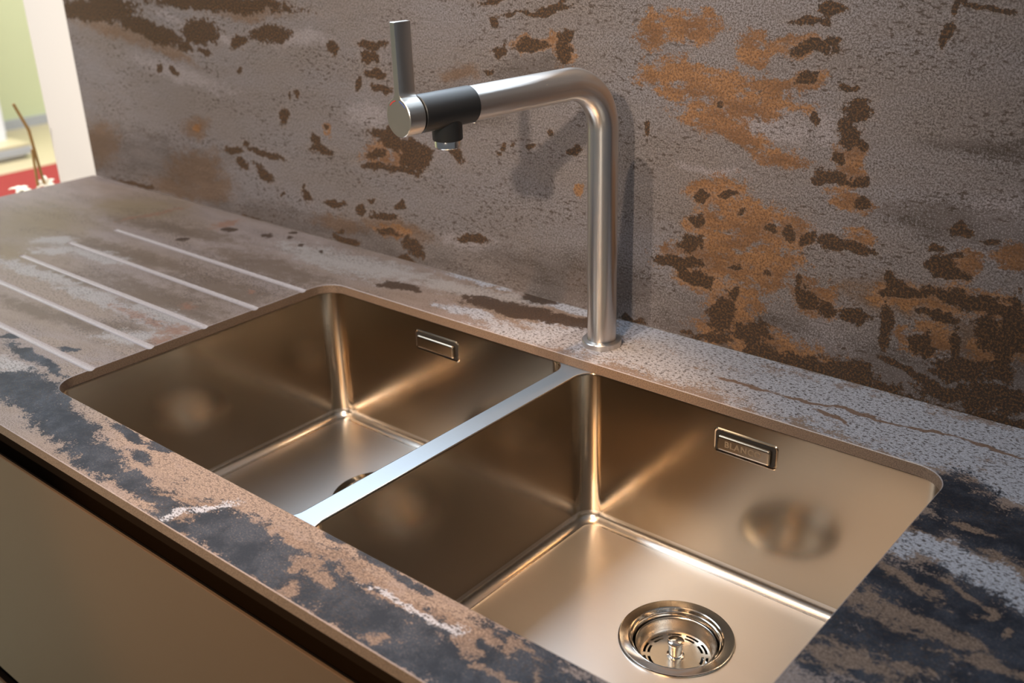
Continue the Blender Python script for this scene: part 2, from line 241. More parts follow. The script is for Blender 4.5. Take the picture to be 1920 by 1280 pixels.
def finish(nt, bs, colour, rough, height, strength=0.25, dist=0.0006, spec=0.5):
    setin(nt, bs.inputs['Base Color'], colour)
    setin(nt, bs.inputs['Roughness'], rough)
    bs.inputs['Specular IOR Level'].default_value = spec
    if height is not None:
        bp = N(nt, 'ShaderNodeBump')
        bp.inputs['Strength'].default_value = strength
        bp.inputs['Distance'].default_value = dist
        nt.links.new(height, bp.inputs['Height'])
        nt.links.new(bp.outputs[0], bs.inputs['Normal'])


def fracture(nt, p, stretch, scale, seed):
    """ragged noise about 0 with an amplitude near 0.5"""
    n = noise(nt, vmth(nt, 'MULTIPLY', p, stretch), scale, 7, 0.72, w=seed).outputs[0]
    return mth(nt, 'MULTIPLY', mth(nt, 'SUBTRACT', n, 0.5), 2.6)


def make_wall_slab():
    m, nt, bs = new_mat('oxidised_metal_slab')
    p = slab_coords(nt, True)
    streak_p = vmth(nt, 'MULTIPLY', p, (1.0, 3.2, 1))
    low = noise(nt, streak_p, 2.6, 4, 0.6).outputs[0]
    mid = noise(nt, streak_p, 17, 5, 0.65).outputs[0]
    grain = noise(nt, p, 520, 3, 0.85).outputs[0]
    e1 = fracture(nt, p, (1, 1.5, 1), 48, 8.0)
    es = fracture(nt, p, (1, 4.0, 1), 9, 1.0)
    shade = ramp(nt, mth(nt, 'MULTIPLY_ADD', es, 0.9, attr(nt, 'drift')), 1.3, 0.3)
    drift = mth(nt, 'MULTIPLY_ADD', ramp(nt, mid, 0.45, 0.7), 0.04, mth(nt, 'MULTIPLY', shade, 0.085))
    g = ramp(nt, mth(nt, 'SUBTRACT', grain, drift), 0.38, 0.62)
    e2 = fracture(nt, p, (1, 1.2, 1), 90, 3.0)
    fine = mth(nt, 'MULTIPLY', mth(nt, 'SUBTRACT', noise(nt, p, 380, 3, 0.8, w=6.0).outputs[0], 0.5), 1.6)
    e1 = mth(nt, 'ADD', e1, fine)
    e2 = mth(nt, 'ADD', e2, mth(nt, 'MULTIPLY', fine, 0.6))
    # ground: lilac grey and brown grains
    light = mixc(nt, ramp(nt, low, 0.35, 0.65), (0.245, 0.205, 0.190), (0.265, 0.240, 0.250))
    dark = mixc(nt, ramp(nt, mid, 0.3, 0.7), (0.055, 0.040, 0.031), (0.118, 0.094, 0.086))
    base = mixc(nt, g, dark, light)
    # pale bloom
    ml = ramp(nt, mth(nt, 'MULTIPLY_ADD', e1, 0.9, attr(nt, 'pale')), 1.15, 0.4)
    base = mixc(nt, mth(nt, 'MULTIPLY', ml, mth(nt, 'MULTIPLY_ADD', g, 0.55, 0.1)), base, (0.35, 0.305, 0.31))
    # fine dark flecks in horizontal drifts
    fleck = noise(nt, vmth(nt, 'MULTIPLY', p, (1, 2.2, 1)), 120, 3, 0.6).outputs[0]
    zone = noise(nt, streak_p, 6.5, 3, 0.55, w=1.7).outputs[0]
    mf = mth(nt, 'MULTIPLY', ramp(nt, fleck, 0.565, 0.61), ramp(nt, zone, 0.44, 0.56))
    base = mixc(nt, mth(nt, 'MULTIPLY', mf, 0.8), base, (0.048, 0.030, 0.020))
    pit = noise(nt, vmth(nt, 'MULTIPLY', p, (1, 1.7, 1)), 62, 4, 0.6, w=11.0).outputs[0]
    mp_ = mth(nt, 'MULTIPLY', ramp(nt, pit, 0.655, 0.675), ramp(nt, zone, 0.42, 0.52))
    base = mixc(nt, mth(nt, 'MULTIPLY', mp_, 0.9), base, (0.045, 0.027, 0.016))
    # soft umber clouds
    mu = ramp(nt, mth(nt, 'MULTIPLY_ADD', e1, 0.8, attr(nt, 'umber')), 1.25, 0.45)
    base = mixc(nt, mth(nt, 'MULTIPLY', mu, 0.8), base, mixc(nt, g, (0.085, 0.050, 0.030), (0.190, 0.112, 0.066)))
    # rust
    gr2 = noise(nt, p, 420, 3, 0.75, w=2.0).outputs[0]
    mo = ramp(nt, mth(nt, 'MULTIPLY_ADD', e1, 1.1, attr(nt, 'rust')), 1.10, 0.86)
    brk = ramp(nt, noise(nt, vmth(nt, 'MULTIPLY', p, (1, 2, 1)), 40, 8, 0.75, w=5.0).outputs[0], 0.40, 0.47)
    mo = mth(nt, 'MULTIPLY', mo, brk)
    tone = noise(nt, streak_p, 12, 5, 0.7, w=7.7).outputs[0]
    rust_hi = mixc(nt, ramp(nt, tone, 0.38, 0.6), (0.170, 0.080, 0.032), (0.300, 0.145, 0.058))
    rust = mixc(nt, ramp(nt, gr2, 0.38, 0.58), (0.100, 0.046, 0.018), rust_hi)
    base = mixc(nt, mth(nt, 'MULTIPLY', mo, mth(nt, 'MULTIPLY_ADD', ramp(nt, grain, 0.55, 0.7), -0.45, 0.95)), base, rust)
    # dark brown scabs with a pale rim
    fd = mth(nt, 'MULTIPLY_ADD', e2, 1.05, attr(nt, 'scab'))
    rim = mth(nt, 'MULTIPLY', ramp(nt, fd, 1.7, 1.12), 0.30)
    base = mixc(nt, mth(nt, 'MULTIPLY', rim, g), base, (0.30, 0.235, 0.20))
    md = ramp(nt, fd, 1.07, 1.00)
    scab = mixc(nt, ramp(nt, gr2, 0.46, 0.64), (0.030, 0.019, 0.012), (0.150, 0.070, 0.026))
    base = mixc(nt, mth(nt, 'MULTIPLY', md, 0.97), base, scab)
    finish(nt, bs, base, 0.55, grain, 0.25, 0.0005, 0.4)
    return m


def make_counter_slab():
    m, nt, bs = new_mat('oxidised_worktop_slab')
    p = slab_coords(nt, False)
    streak_p = vmth(nt, 'MULTIPLY', p, (1.0, 3.0, 1))
    low = noise(nt, streak_p, 3.0, 4, 0.6, w=9.0).outputs[0]
    mid = noise(nt, streak_p, 15, 6, 0.7).outputs[0]
    grain = noise(nt, vmth(nt, 'MULTIPLY', p, (1, 1.5, 1)), 500, 3, 0.85).outputs[0]
    e1 = fracture(nt, p, (1, 1.6, 1), 42, 8.0)
    e2 = fracture(nt, p, (1, 1.4, 1), 75, 2.0)
    fine = mth(nt, 'MULTIPLY', mth(nt, 'SUBTRACT', noise(nt, vmth(nt, 'MULTIPLY', p, (1, 1.5, 1)), 360, 3, 0.8, w=6.0).outputs[0], 0.5), 1.8)
    e1 = mth(nt, 'ADD', e1, fine)
    e2 = mth(nt, 'ADD', e2, mth(nt, 'MULTIPLY', fine, 0.7))
    g = ramp(nt, grain, 0.38, 0.62)
    light = mixc(nt, ramp(nt, low, 0.38, 0.62), (0.215, 0.160, 0.128), (0.235, 0.192, 0.186))
    dark = mixc(nt, ramp(nt, mid, 0.3, 0.7), (0.095, 0.066, 0.050), (0.165, 0.124, 0.104))
    base = mixc(nt, g, dark, light)

    def layer(base, name, colour, ee, amp, lo, hi, k):
        f = mth(nt, 'MULTIPLY_ADD', ee, amp, attr(nt, name))
        mk = mth(nt, 'MULTIPLY', ramp(nt, f, hi, lo), k)
        return mixc(nt, mk, base, colour), mk
    tan = mixc(nt, g, (0.120, 0.086, 0.067), (0.272, 0.207, 0.170))
    pale = mixc(nt, g, (0.205, 0.205, 0.225), (0.400, 0.412, 0.470))
    base, _ = layer(base, 'olive', (0.150, 0.108, 0.062), e1, 0.5, 0.2, 1.2, 0.7)
    base, _ = layer(base, 'dusk', (0.095, 0.066, 0.048), e1, 1.3, 0.3, 1.2, 0.8)
    base, mt = layer(base, 'tan', tan, e1, 1.3, 0.85, 1.1, 0.85)
    bloom = mixc(nt, g, (0.190, 0.165, 0.155), (0.320, 0.292, 0.285))
    base, mb = layer(base, 'bloom', bloom, e1, 1.6, 0.7, 1.15, 0.85)
    base, ml = layer(base, 'pale', pale, e1, 1.4, 0.8, 1.1, 0.92)
    base, _ = layer(base, 'rust', (0.175, 0.088, 0.058), e2, 2.0, 0.5, 1.2, 0.7)
    # slate dark scabs, then tan and pale crusts lying over them
    slate_var = noise(nt, p, 26, 7, 0.75, w=4.4).outputs[0]
    slate = mixc(nt, ramp(nt, slate_var, 0.40, 0.62), (0.011, 0.014, 0.021), (0.027, 0.033, 0.046))  # dark stone tinted blue: the cool reflection is put into the colour
    slate = mixc(nt, mth(nt, 'MULTIPLY', ramp(nt, grain, 0.52, 0.7), mth(nt, 'MULTIPLY_ADD', ramp(nt, slate_var, 0.42, 0.60), 0.55, 0.06)), slate, (0.19, 0.145, 0.12))
    base, md = layer(base, 'scab', slate, e1, 1.25, 0.98, 1.08, 0.97)
    base, _ = layer(base, 'bark', mixc(nt, g, (0.026, 0.018, 0.014), (0.070, 0.042, 0.028)), e2, 0.9, 0.98, 1.08, 0.95)
    over_tan = mixc(nt, g, (0.095, 0.064, 0.047), (0.225, 0.160, 0.122))
    base, m1 = layer(base, 'over_tan', over_tan, e2, 2.3, 0.75, 1.2, 0.85)
    base, m2 = layer(base, 'over_pale', pale, e2, 1.6, 0.85, 1.05, 0.95)
    # dark specks drifting over the pale parts
    fleck = noise(nt, vmth(nt, 'MULTIPLY', p, (1, 1.7, 1)), 230, 4, 0.65).outputs[0]
    zone = noise(nt, streak_p, 7, 3, 0.55, w=1.2).outputs[0]
    lightness = mth(nt, 'MAXIMUM', mth(nt, 'MULTIPLY', ml, mth(nt, 'SUBTRACT', 1.0, md)), m2)
    mf = mth(nt, 'MULTIPLY', ramp(nt, fleck, 0.54, 0.575),
             mth(nt, 'MAXIMUM', mth(nt, 'MULTIPLY', mth(nt, 'MAXIMUM', ramp(nt, zone, 0.46, 0.58), mt), 0.65), lightness))
    base = mixc(nt, mth(nt, 'MULTIPLY', mf, 0.95), base, (0.040, 0.030, 0.026))
    base, _ = layer(base, 'vein', (0.125, 0.075, 0.048), e2, 0.6, 0.8, 1.2, 0.9)
    finish(nt, bs, base, 0.50, grain, 0.22, 0.0005, 0.09)
    return m


def make_core(name, a, b, rough=0.55):
    m, nt, bs = new_mat(name)
    tc = N(nt, 'ShaderNodeTexCoord')
    gr = noise(nt, tc.outputs['Object'], 900, 2, 0.6).outputs[0]
    finish(nt, bs, mixc(nt, ramp(nt, gr, 0.35, 0.65), a, b), rough, gr, 0.2, 0.0004)
    return m


def make_steel(name, colour, rough, aniso, grain_vec=(1, 0.15, 0), streak=(4, 900, 900), tangent_uv=False, var=0.05):
    m, nt, bs = new_mat(name)
    bs.inputs['Metallic'].default_value = 1.0
    tc = N(nt, 'ShaderNodeTexCoord')
    sv = vmth(nt, 'MULTIPLY', tc.outputs['Object'], streak)
    st = noise(nt, sv, 1.0, 2, 0.6).outputs[0]
    cl = mixc(nt, mth(nt, 'MULTIPLY', st, 0.07), colour, tuple(c * 0.72 for c in colour))
    setin(nt, bs.inputs['Base Color'], cl)
    setin(nt, bs.inputs['Roughness'], ramp(nt, st, 0.25, 0.75, rough - var, rough + var))
    bs.inputs['Anisotropic'].default_value = aniso
    if aniso > 0:
        if tangent_uv:
            t = N(nt, 'ShaderNodeTangent', direction_type='UV_MAP')
            nt.links.new(t.outputs[0], bs.inputs['Tangent'])
        else:
            ge = N(nt, 'ShaderNodeNewGeometry')
            nt.links.new(vmth(nt, 'NORMALIZE', vmth(nt, 'CROSS_PRODUCT', ge.outputs['Normal'], grain_vec)),
                         bs.inputs['Tangent'])
    return m


def make_plain(name, colour, rough=0.5, metallic=0.0, spec=0.5, vary=0.06, scale=30):
    m, nt, bs = new_mat(name)
    tc = N(nt, 'ShaderNodeTexCoord')
    nz = noise(nt, tc.outputs['Object'], scale, 3, 0.6).outputs[0]
    c2 = tuple(max(0, c * (1 - 2 * vary)) for c in colour)
    setin(nt, bs.inputs['Base Color'], mixc(nt, nz, colour, c2))
    bs.inputs['Roughness'].default_value = rough
    bs.inputs['Metallic'].default_value = metallic
    bs.inputs['Specular IOR Level'].default_value = spec
    return m


M_WALL = make_wall_slab()
M_TOP = make_counter_slab()
M_CORE = make_core('slab_core', (0.100, 0.064, 0.042), (0.200, 0.135, 0.094))
M_GROOVE = make_core('groove_core', (0.215, 0.180, 0.175), (0.31, 0.270, 0.270), 0.4)
M_BOWL = make_steel('shaded_satin_bowl_steel', (0.455, 0.37, 0.28), 0.175, 0.5, streak=(5, 5, 900), var=0.006)  # same steel as the floor; wall shade and golden glow put into the colour
M_BOWLFLOOR = make_steel('lit_satin_floor_steel', (0.72, 0.69, 0.67), 0.35, 0.65, streak=(5, 900, 5), var=0.012)  # same steel made paler: the lit look of the floor is painted in
M_FILLET = make_steel('lit_satin_fillet_steel', (0.72, 0.67, 0.62), 0.25, 0.0, streak=(5, 5, 5), var=0.005)  # same steel made paler: fillet highlights are painted into the colour
M_RIM = make_steel('brushed_rim_steel', (0.35, 0.375, 0.40), 0.40, 0.6, streak=(5, 900, 5), var=0.03)
M_TUBE = make_steel('brushed_tap_steel', (0.66, 0.625, 0.595), 0.29, 0.75, grain_vec=(0.9912, -0.1323, 0.0), streak=(40, 40, 900), var=0.01)
M_LEVER = make_steel('brushed_lever_steel', (0.66, 0.63, 0.59), 0.30, 0.0, streak=(60, 60, 800), var=0.02)
M_CHROME = make_steel('polished_steel', (0.78, 0.74, 0.69), 0.10, 0.0, var=0.02)
M_PLATE = make_steel('strainer_plate_steel', (0.70, 0.64, 0.57), 0.24, 0.0, var=0.02)
M_BLACK = make_plain('matt_black_plastic', (0.012, 0.013, 0.015), 0.45, 0, 0.5, 0.1, 200)
M_VOID = make_plain('dark_void', (0.010, 0.008, 0.007), 0.7)
M_DOOR = make_plain('bronze_lacquer', (0.098, 0.057, 0.031), 0.38, 0.0, 0.3, 0.03, 8)
M_DOOREDGE = make_plain('bronze_lacquer_edge', (0.20, 0.145, 0.095), 0.3)
M_PROFILE = make_plain('dark_bronze_profile', (0.020, 0.012, 0.007), 0.5, 0.0, 0.25)
M_WHITE = make_plain('white_paint', (0.82, 0.76, 0.71), 0.6, 0, 0.3, 0.02, 3)
M_GREEN = make_plain('pale_green_paint', (0.60, 0.64, 0.40), 0.5, 0, 0.4, 0.05, 1.5)
M_GREY = make_plain('grey_skirting', (0.42, 0.43, 0.45), 0.5)
M_FLOOR = make_plain('ochre_floor', (0.50, 0.43, 0.27), 0.35, 0, 0.5, 0.06, 2)
M_RED = make_plain('red_carpet', (0.30, 0.04, 0.035), 0.9, 0, 0.2, 0.15, 60)
M_COLUMN = make_plain('white_column', (0.80, 0.83, 0.86), 0.4)
M_PETAL = make_plain('lily_petal', (0.86, 0.78, 0.62), 0.6, 0, 0.3, 0.05, 40)
M_STICK = make_plain('dry_stick', (0.42, 0.25, 0.09), 0.7, 0, 0.3, 0.2, 90)
M_VASE = make_plain('vase_glaze', (0.25, 0.22, 0.2), 0.3)
M_REDMARK = make_plain('red_mark', (0.45, 0.02, 0.015), 0.5)
M_BLUEMARK = make_plain('blue_mark', (0.03, 0.08, 0.30), 0.5)
M_CEIL = make_plain('ceiling_paint', (0.55, 0.52, 0.48), 0.8)

# ------------------------------------------------------------------ mesh helpers


ORG = {}


def empty(name, origin):
    o = bpy.data.objects.new(name, None)
    o.empty_display_size = 0.05
    col.objects.link(o)
    o.location = Vector(origin) + Vector((0, 0, Z0))
    ORG[o.name] = Vector(origin)
    return o


def add(name, geo, mats, parent=None, origin=None, smooth=False, bevel=0, wn=False, seg=2, uvs=None, mat_idx=None):
    verts, faces = geo
    o0 = Vector(origin) if origin is not None else (ORG[parent.name] if parent is not None else Vector((0, 0, 0)))
    me = bpy.data.meshes.new(name)
    me.from_pydata([tuple(Vector(v) - o0) for v in verts], [], [tuple(f) for f in faces])
    for m in (mats if isinstance(mats, (list, tuple)) else [mats]):
        me.materials.append(m)
    if mat_idx:
        for p, i in zip(me.polygons, mat_idx):
            p.material_index = i
    if uvs:
        uv = me.uv_layers.new(name='UVMap')
        for lp in me.loops:
            uv.data[lp.index].uv = uvs[lp.vertex_index]
    bm = bmesh.new()
    bm.from_mesh(me)
    bmesh.ops.recalc_face_normals(bm, faces=bm.faces)
    bm.to_mesh(me)
    bm.free()
    if smooth:
        for p in me.polygons:
            p.use_smooth = True
        me.set_sharp_from_angle(angle=math.radians(38))
    o = bpy.data.objects.new(name, me)
    col.objects.link(o)
    if parent is None:
        o.location = o0 + Vector((0, 0, Z0))
    else:
        o.parent = parent
        o.location = o0 - ORG[parent.name]
    ORG[o.name] = o0
    if bevel:
        md = o.modifiers.new('bevel', 'BEVEL')
        md.width = bevel
        md.segments = seg
        md.limit_method = 'ANGLE'
        md.angle_limit = math.radians(40)
        for p in me.polygons:
            p.use_smooth = True
    if wn or bevel:
        md = o.modifiers.new('normals', 'WEIGHTED_NORMAL')
        md.keep_sharp = True
        md.weight = 90
    return o


def tag(o, label, cat=None, group=None, kind=None):
    o['label'] = label
    if cat:
        o['category'] = cat
    if group:
        o['group'] = group
    if kind:
        o['kind'] = kind
    return o


def box(x0, x1, y0, y1, z0, z1):
    v = [(x0, y0, z0), (x1, y0, z0), (x1, y1, z0), (x0, y1, z0), (x0, y0, z1), (x1, y0, z1), (x1, y1, z1), (x0, y1, z1)]
    f = [(0, 3, 2, 1), (4, 5, 6, 7), (0, 1, 5, 4), (1, 2, 6, 5), (2, 3, 7, 6), (3, 0, 4, 7)]
    return v, f


def merge(*geos):
    V, F = [], []
    for v, f in geos:
        n = len(V)
        V += list(v)
        F += [tuple(i + n for i in q) for q in f]
    return V, F


def rrect(x0, x1, y0, y1, r, n=8, sub=0):
    """counter-clockwise rounded rectangle as 2-D points"""
    pts = []
    for cx, cy, a0 in ((x1 - r, y0 + r, -90), (x1 - r, y1 - r, 0), (x0 + r, y1 - r, 90), (x0 + r, y0 + r, 180)):
        for i in range(n + 1):
            a = math.radians(a0 + 90 * i / n)
            pts.append((cx + r * math.cos(a), cy + r * math.sin(a)))
    if sub:
        out = []
        L = len(pts)
        for i, p in enumerate(pts):
            out.append(p)
            if i % (n + 1) == n:
                q = pts[(i + 1) % L]
                for k in range(1, sub + 1):
                    t = k / (sub + 1)
                    out.append((p[0] + (q[0] - p[0]) * t, p[1] + (q[1] - p[1]) * t))
        pts = out
    return pts


def loft(loops, close_first=False, close_last=False):
    n = len(loops[0])
    V = [p for lp in loops for p in lp]
    F = []
    for k in range(len(loops) - 1):
        a, b = k * n, (k + 1) * n
        for i in range(n):
            j = (i + 1) % n
            F.append((a + i, a + j, b + j, b + i))
    if close_first:
        F.append(tuple(reversed(range(n))))
    if close_last:
        F.append(tuple(range((len(loops) - 1) * n, len(loops) * n)))
    return V, F


def lathe(profile, centre, n=64, close_first=False, close_last=False):
    """profile of (radius, z) turned about the vertical through centre"""
    loops = []
    for r, z in profile:
        loops.append([(centre[0] + r * math.cos(2 * math.pi * i / n), centre[1] + r * math.sin(2 * math.pi * i / n), centre[2] + z)
                      for i in range(n)])
    return loft(loops, close_first, close_last)


def turned(profile, centre, axis, n=64, close_first=False, close_last=False):
    """profile of (radius, distance along axis)"""
    ax = Vector(axis).normalized()
    s = ax.cross(Vector((0, 0, 1)))
    s = s.normalized() if s.length > 1e-4 else Vector((1, 0, 0))
    u = s.cross(ax)
    c = Vector(centre)
    loops = []
    for r, t in profile:
        loops.append([tuple(c + ax * t + (s * math.cos(2 * math.pi * i / n) + u * math.sin(2 * math.pi * i / n)) * r)
                      for i in range(n)])
    return loft(loops, close_first, close_last)


def sweep(path, radii, n=20, cap=True):
    path = [Vector(p) for p in path]
    loops = []
    ref = Vector((0.31, 0.87, 0.2)).normalized()
    for i, p in enumerate(path):
        t = (path[min(i + 1, len(path) - 1)] - path[max(i - 1, 0)]).normalized()
        s = t.cross(ref).normalized()
        u = s.cross(t)
        r = radii[i] if isinstance(radii, (list, tuple)) else radii
        loops.append([tuple(p + (s * math.cos(2 * math.pi * k / n) + u * math.sin(2 * math.pi * k / n)) * r) for k in range(n)])
    return loft(loops, cap, cap)


# ------------------------------------------------------------------ the setting
CW, CD_ = 0.825, 0.3955          # cut-out
YW = 0.5172                      # face of the splashback
XL = -0.818                      # left end of the worktop
XR = 1.75


def structure(o, label=None):
    o['kind'] = 'structure'
    if label:
        o['label'] = label
    return o


structure(add('floor', box(-6.0, 3.5, -3.0, 5.0, -0.95, -0.90), M_FLOOR, origin=(0, 0, -0.9)), 'ochre floor of the hall')
structure(add('wall_back', box(-0.985, 2.2, YW + 0.012, YW + 0.13, -0.90, 0.50), M_WHITE, origin=(0, YW + 0.012, -0.9), bevel=0.002),
          'white partition wall behind the splashback')
structure(add('wall_left', box(-6.05, -5.93, -3.0, 5.0, -0.90, 2.3), M_GREEN, origin=(-5.93, 0, -0.9)), 'pale green wall of the hall')
structure(add('baseboard_left', box(-5.93, -5.91, -3.0, 5.0, -0.90, -0.84), M_GREY, origin=(-5.93, 0, -0.9)), 'grey baseboard under the green wall')

def dense_slab(u0, u1, v0, v1, w0, w1, xs, vs, vertical):
    """closed slab whose show face (at w1) is a fine grid; other faces are single polygons"""
    V, F = [], []
    nx, nv = len(xs), len(vs)

    def P(u, v, w):
        return (u, w, v) if vertical else (u, v, w)
    for v in vs:
        for u in xs:
            V.append(P(u, v, w1))
    for j in range(nv - 1):
        for i in range(nx - 1):
            a = j * nx + i
            F.append((a, a + 1, a + nx + 1, a + nx))
    b = len(V)
    V += [P(u0, v0, w0), P(u1, v0, w0), P(u1, v1, w0), P(u0, v1, w0)]
    F.append((b, b + 3, b + 2, b + 1))
    F.append(tuple([b, b + 1] + [nx - 1 - i for i in range(nx)]))
    F.append(tuple([b + 1, b + 2] + [(nv - 1 - j) * nx + nx - 1 for j in range(nv)]))
    F.append(tuple([b + 2, b + 3] + [(nv - 1) * nx + i for i in range(nx)]))
    F.append(tuple([b + 3, b] + [j * nx for j in range(nv)]))
    return V, F


def span(a, b, step):
    n = max(1, int(round((b - a) / step)))
    return [a + (b - a) * i / n for i in range(n + 1)]


GS = 0.0023
# splashback slab
bs_slab = add('splashback_slab', dense_slab(XL + 0.0085, XR, 0.0003, 0.50, YW + 0.0119, YW,
              span(XL + 0.0085, 1.0, GS) + span(1.0, XR, 0.02)[1:], span(0.0003, 0.46, GS) + span(0.46, 0.50, 0.02)[1:], True),
              [M_WALL, M_CORE], origin=(0, YW, 0))
tag(bs_slab, 'tall splashback slab of rust-stained grey stone behind the tap', 'splashback')
for pl in bs_slab.data.polygons:
    if abs(pl.normal.y) < 0.5:
        pl.material_index = 1
stain_attributes(bs_slab.data, 2, {'scab': WD, 'rust': WO, 'pale': WL, 'drift': WS, 'umber': WU}, 0.016)

# ------------------------------------------------------------------ worktop slab with cut-out and draining grooves
TH = 0.0115
YF = -0.0765
CH = 0.0006                      # arris on the front edge
top = add('worktop', dense_slab(XL, XR, YF, YW - 0.0002, -TH, 0, span(XL, 1.05, GS) + span(1.05, XR, 0.02)[1:], span(YF, YW - 0.0002, GS), False),
          [M_TOP, M_CORE, M_GROOVE], origin=(0, 0, 0))
cut_pts = rrect(0, CW, 0, CD_, 0.030, 14)
cut_arris = rrect(-0.0008, CW + 0.0008, -0.0008, CD_ + 0.0008, 0.0308, 14)
cut_geo = loft([[(x, y, -0.05) for x, y in cut_pts], [(x, y, -0.0007) for x, y in cut_pts], [(x, y, 0.0001) for x, y in cut_arris],
                [(x, y, 0.05) for x, y in cut_arris]], True, True)
cutters = [add('cutter', cut_geo, M_CORE, origin=(0, 0, 0))]
wedge = ([(XL - 1, YF - 0.01, -0.0107), (XR + 1, YF - 0.01, -0.0107), (XR + 1, YF - 0.01, 0.02), (XL - 1, YF - 0.01, 0.02),
          (XL - 1, YF + 0.0207, 0.02), (XR + 1, YF + 0.0207, 0.02)], [(0, 1, 2, 3), (3, 2, 5, 4), (0, 4, 5, 1), (0, 3, 4), (1, 5, 2)])
cutters.append(add('cutter', wedge, M_CORE, origin=(0, 0, 0)))
GY = [0.3515, 0.2745, 0.1992, 0.1247, 0.0500]
for gy in GY:
    # a ball-nosed groove about 8 mm wide, running out at the far end
    r = 0.0078
    p0, p1 = Vector((-0.463, gy, r - 0.0014)), Vector((0.03, gy, r - 0.0021))
    path = [p0 + (p1 - p0) * t for t in (0, 0.5, 1)]
    cutters.append(add('cutter', sweep([p0 - Vector((0.004, 0, -0.002))] + path, [0.004, r, r, r], 24), M_CORE, origin=(0, 0, 0)))
for c in cutters:
    md = top.modifiers.new('cut', 'BOOLEAN')
    md.operation = 'DIFFERENCE'
    md.solver = 'MANIFOLD'
    md.object = c
bpy.context.view_layer.update()
dg = bpy.context.evaluated_depsgraph_get()
me = bpy.data.meshes.new_from_object(top.evaluated_get(dg))
top.modifiers.clear()
top.data = me
for c in cutters:
    bpy.data.objects.remove(c)
me.materials.clear()
for m_ in (M_TOP, M_CORE, M_GROOVE):
    me.materials.append(m_)
for pl in me.polygons:
    c = pl.center
    if pl.normal.z > 0.95 and c.z > -0.0001:
        pl.material_index = 0
    elif pl.normal.z > 0.1:
        pl.material_index = 2
    else:
        pl.material_index = 1
stain_attributes(me, 1, {'scab': CD, 'tan': CT, 'pale': CL, 'rust': CR, 'vein': CN, 'olive': CO, 'dusk': CK, 'over_tan': CT2, 'over_pale': CL2, 'bark': CB, 'bloom': CF}, 0.016)
tag(top, 'rust-stained grey stone worktop with grooves draining into the sink', 'worktop')

# ------------------------------------------------------------------ sink
ZR = -TH - 0.0003                # top of the steel rim under the stone
ZB = -0.200                      # bowl floor
sink = empty('double_bowl_sink', (0.4125, 0.2, ZB - 0.02))
tag(sink, 'warm satin steel double bowl sink set under the worktop', 'sink')
BX = [(-0.0010, 0.4015), (0.4275, 0.8275)]
BY = (-0.0015, 0.3975)
DR = [(0.200, 0.277), (0.6265, 0.277)]
RC = 0.022                       # vertical corner radius
RF = 0.013                       # floor fillet
RL = 0.0016                      # rolled lip

NA = 10
SUB = 7
OFF = [(0.162, 0.232), (0.5925, 0.6585)]
OZ = (-0.0545, -0.0310)


def bowl_loops(x0, x1, dc):
    loops = []

    def lp(off, z, r):
        return [(x, y, z) for x, y in rrect(x0 + off, x1 - off, BY[0] + off, BY[1] - off, r, NA, SUB)]
    for i in range(5):           # lip
        a = math.radians(90 * i / 4)
        loops.append(lp(-RL * (1 - math.sin(a)), ZR - RL * (1 - math.cos(a)), RC + RL * (1 - math.sin(a))))
    loops.append(lp(0.0, ZR - RL - 0.002, RC))
    loops.append(lp(0.0003, ZB + RF + 0.002, RC - 0.0003))
    for i in range(0, 9):
        a = math.radians(90 * i / 8)
        o = 0.0003 + RF * (1 - math.cos(a))
        loops.append(lp(o, ZB + RF - RF * math.sin(a), max(RC - o, 0.004)))
    return loops


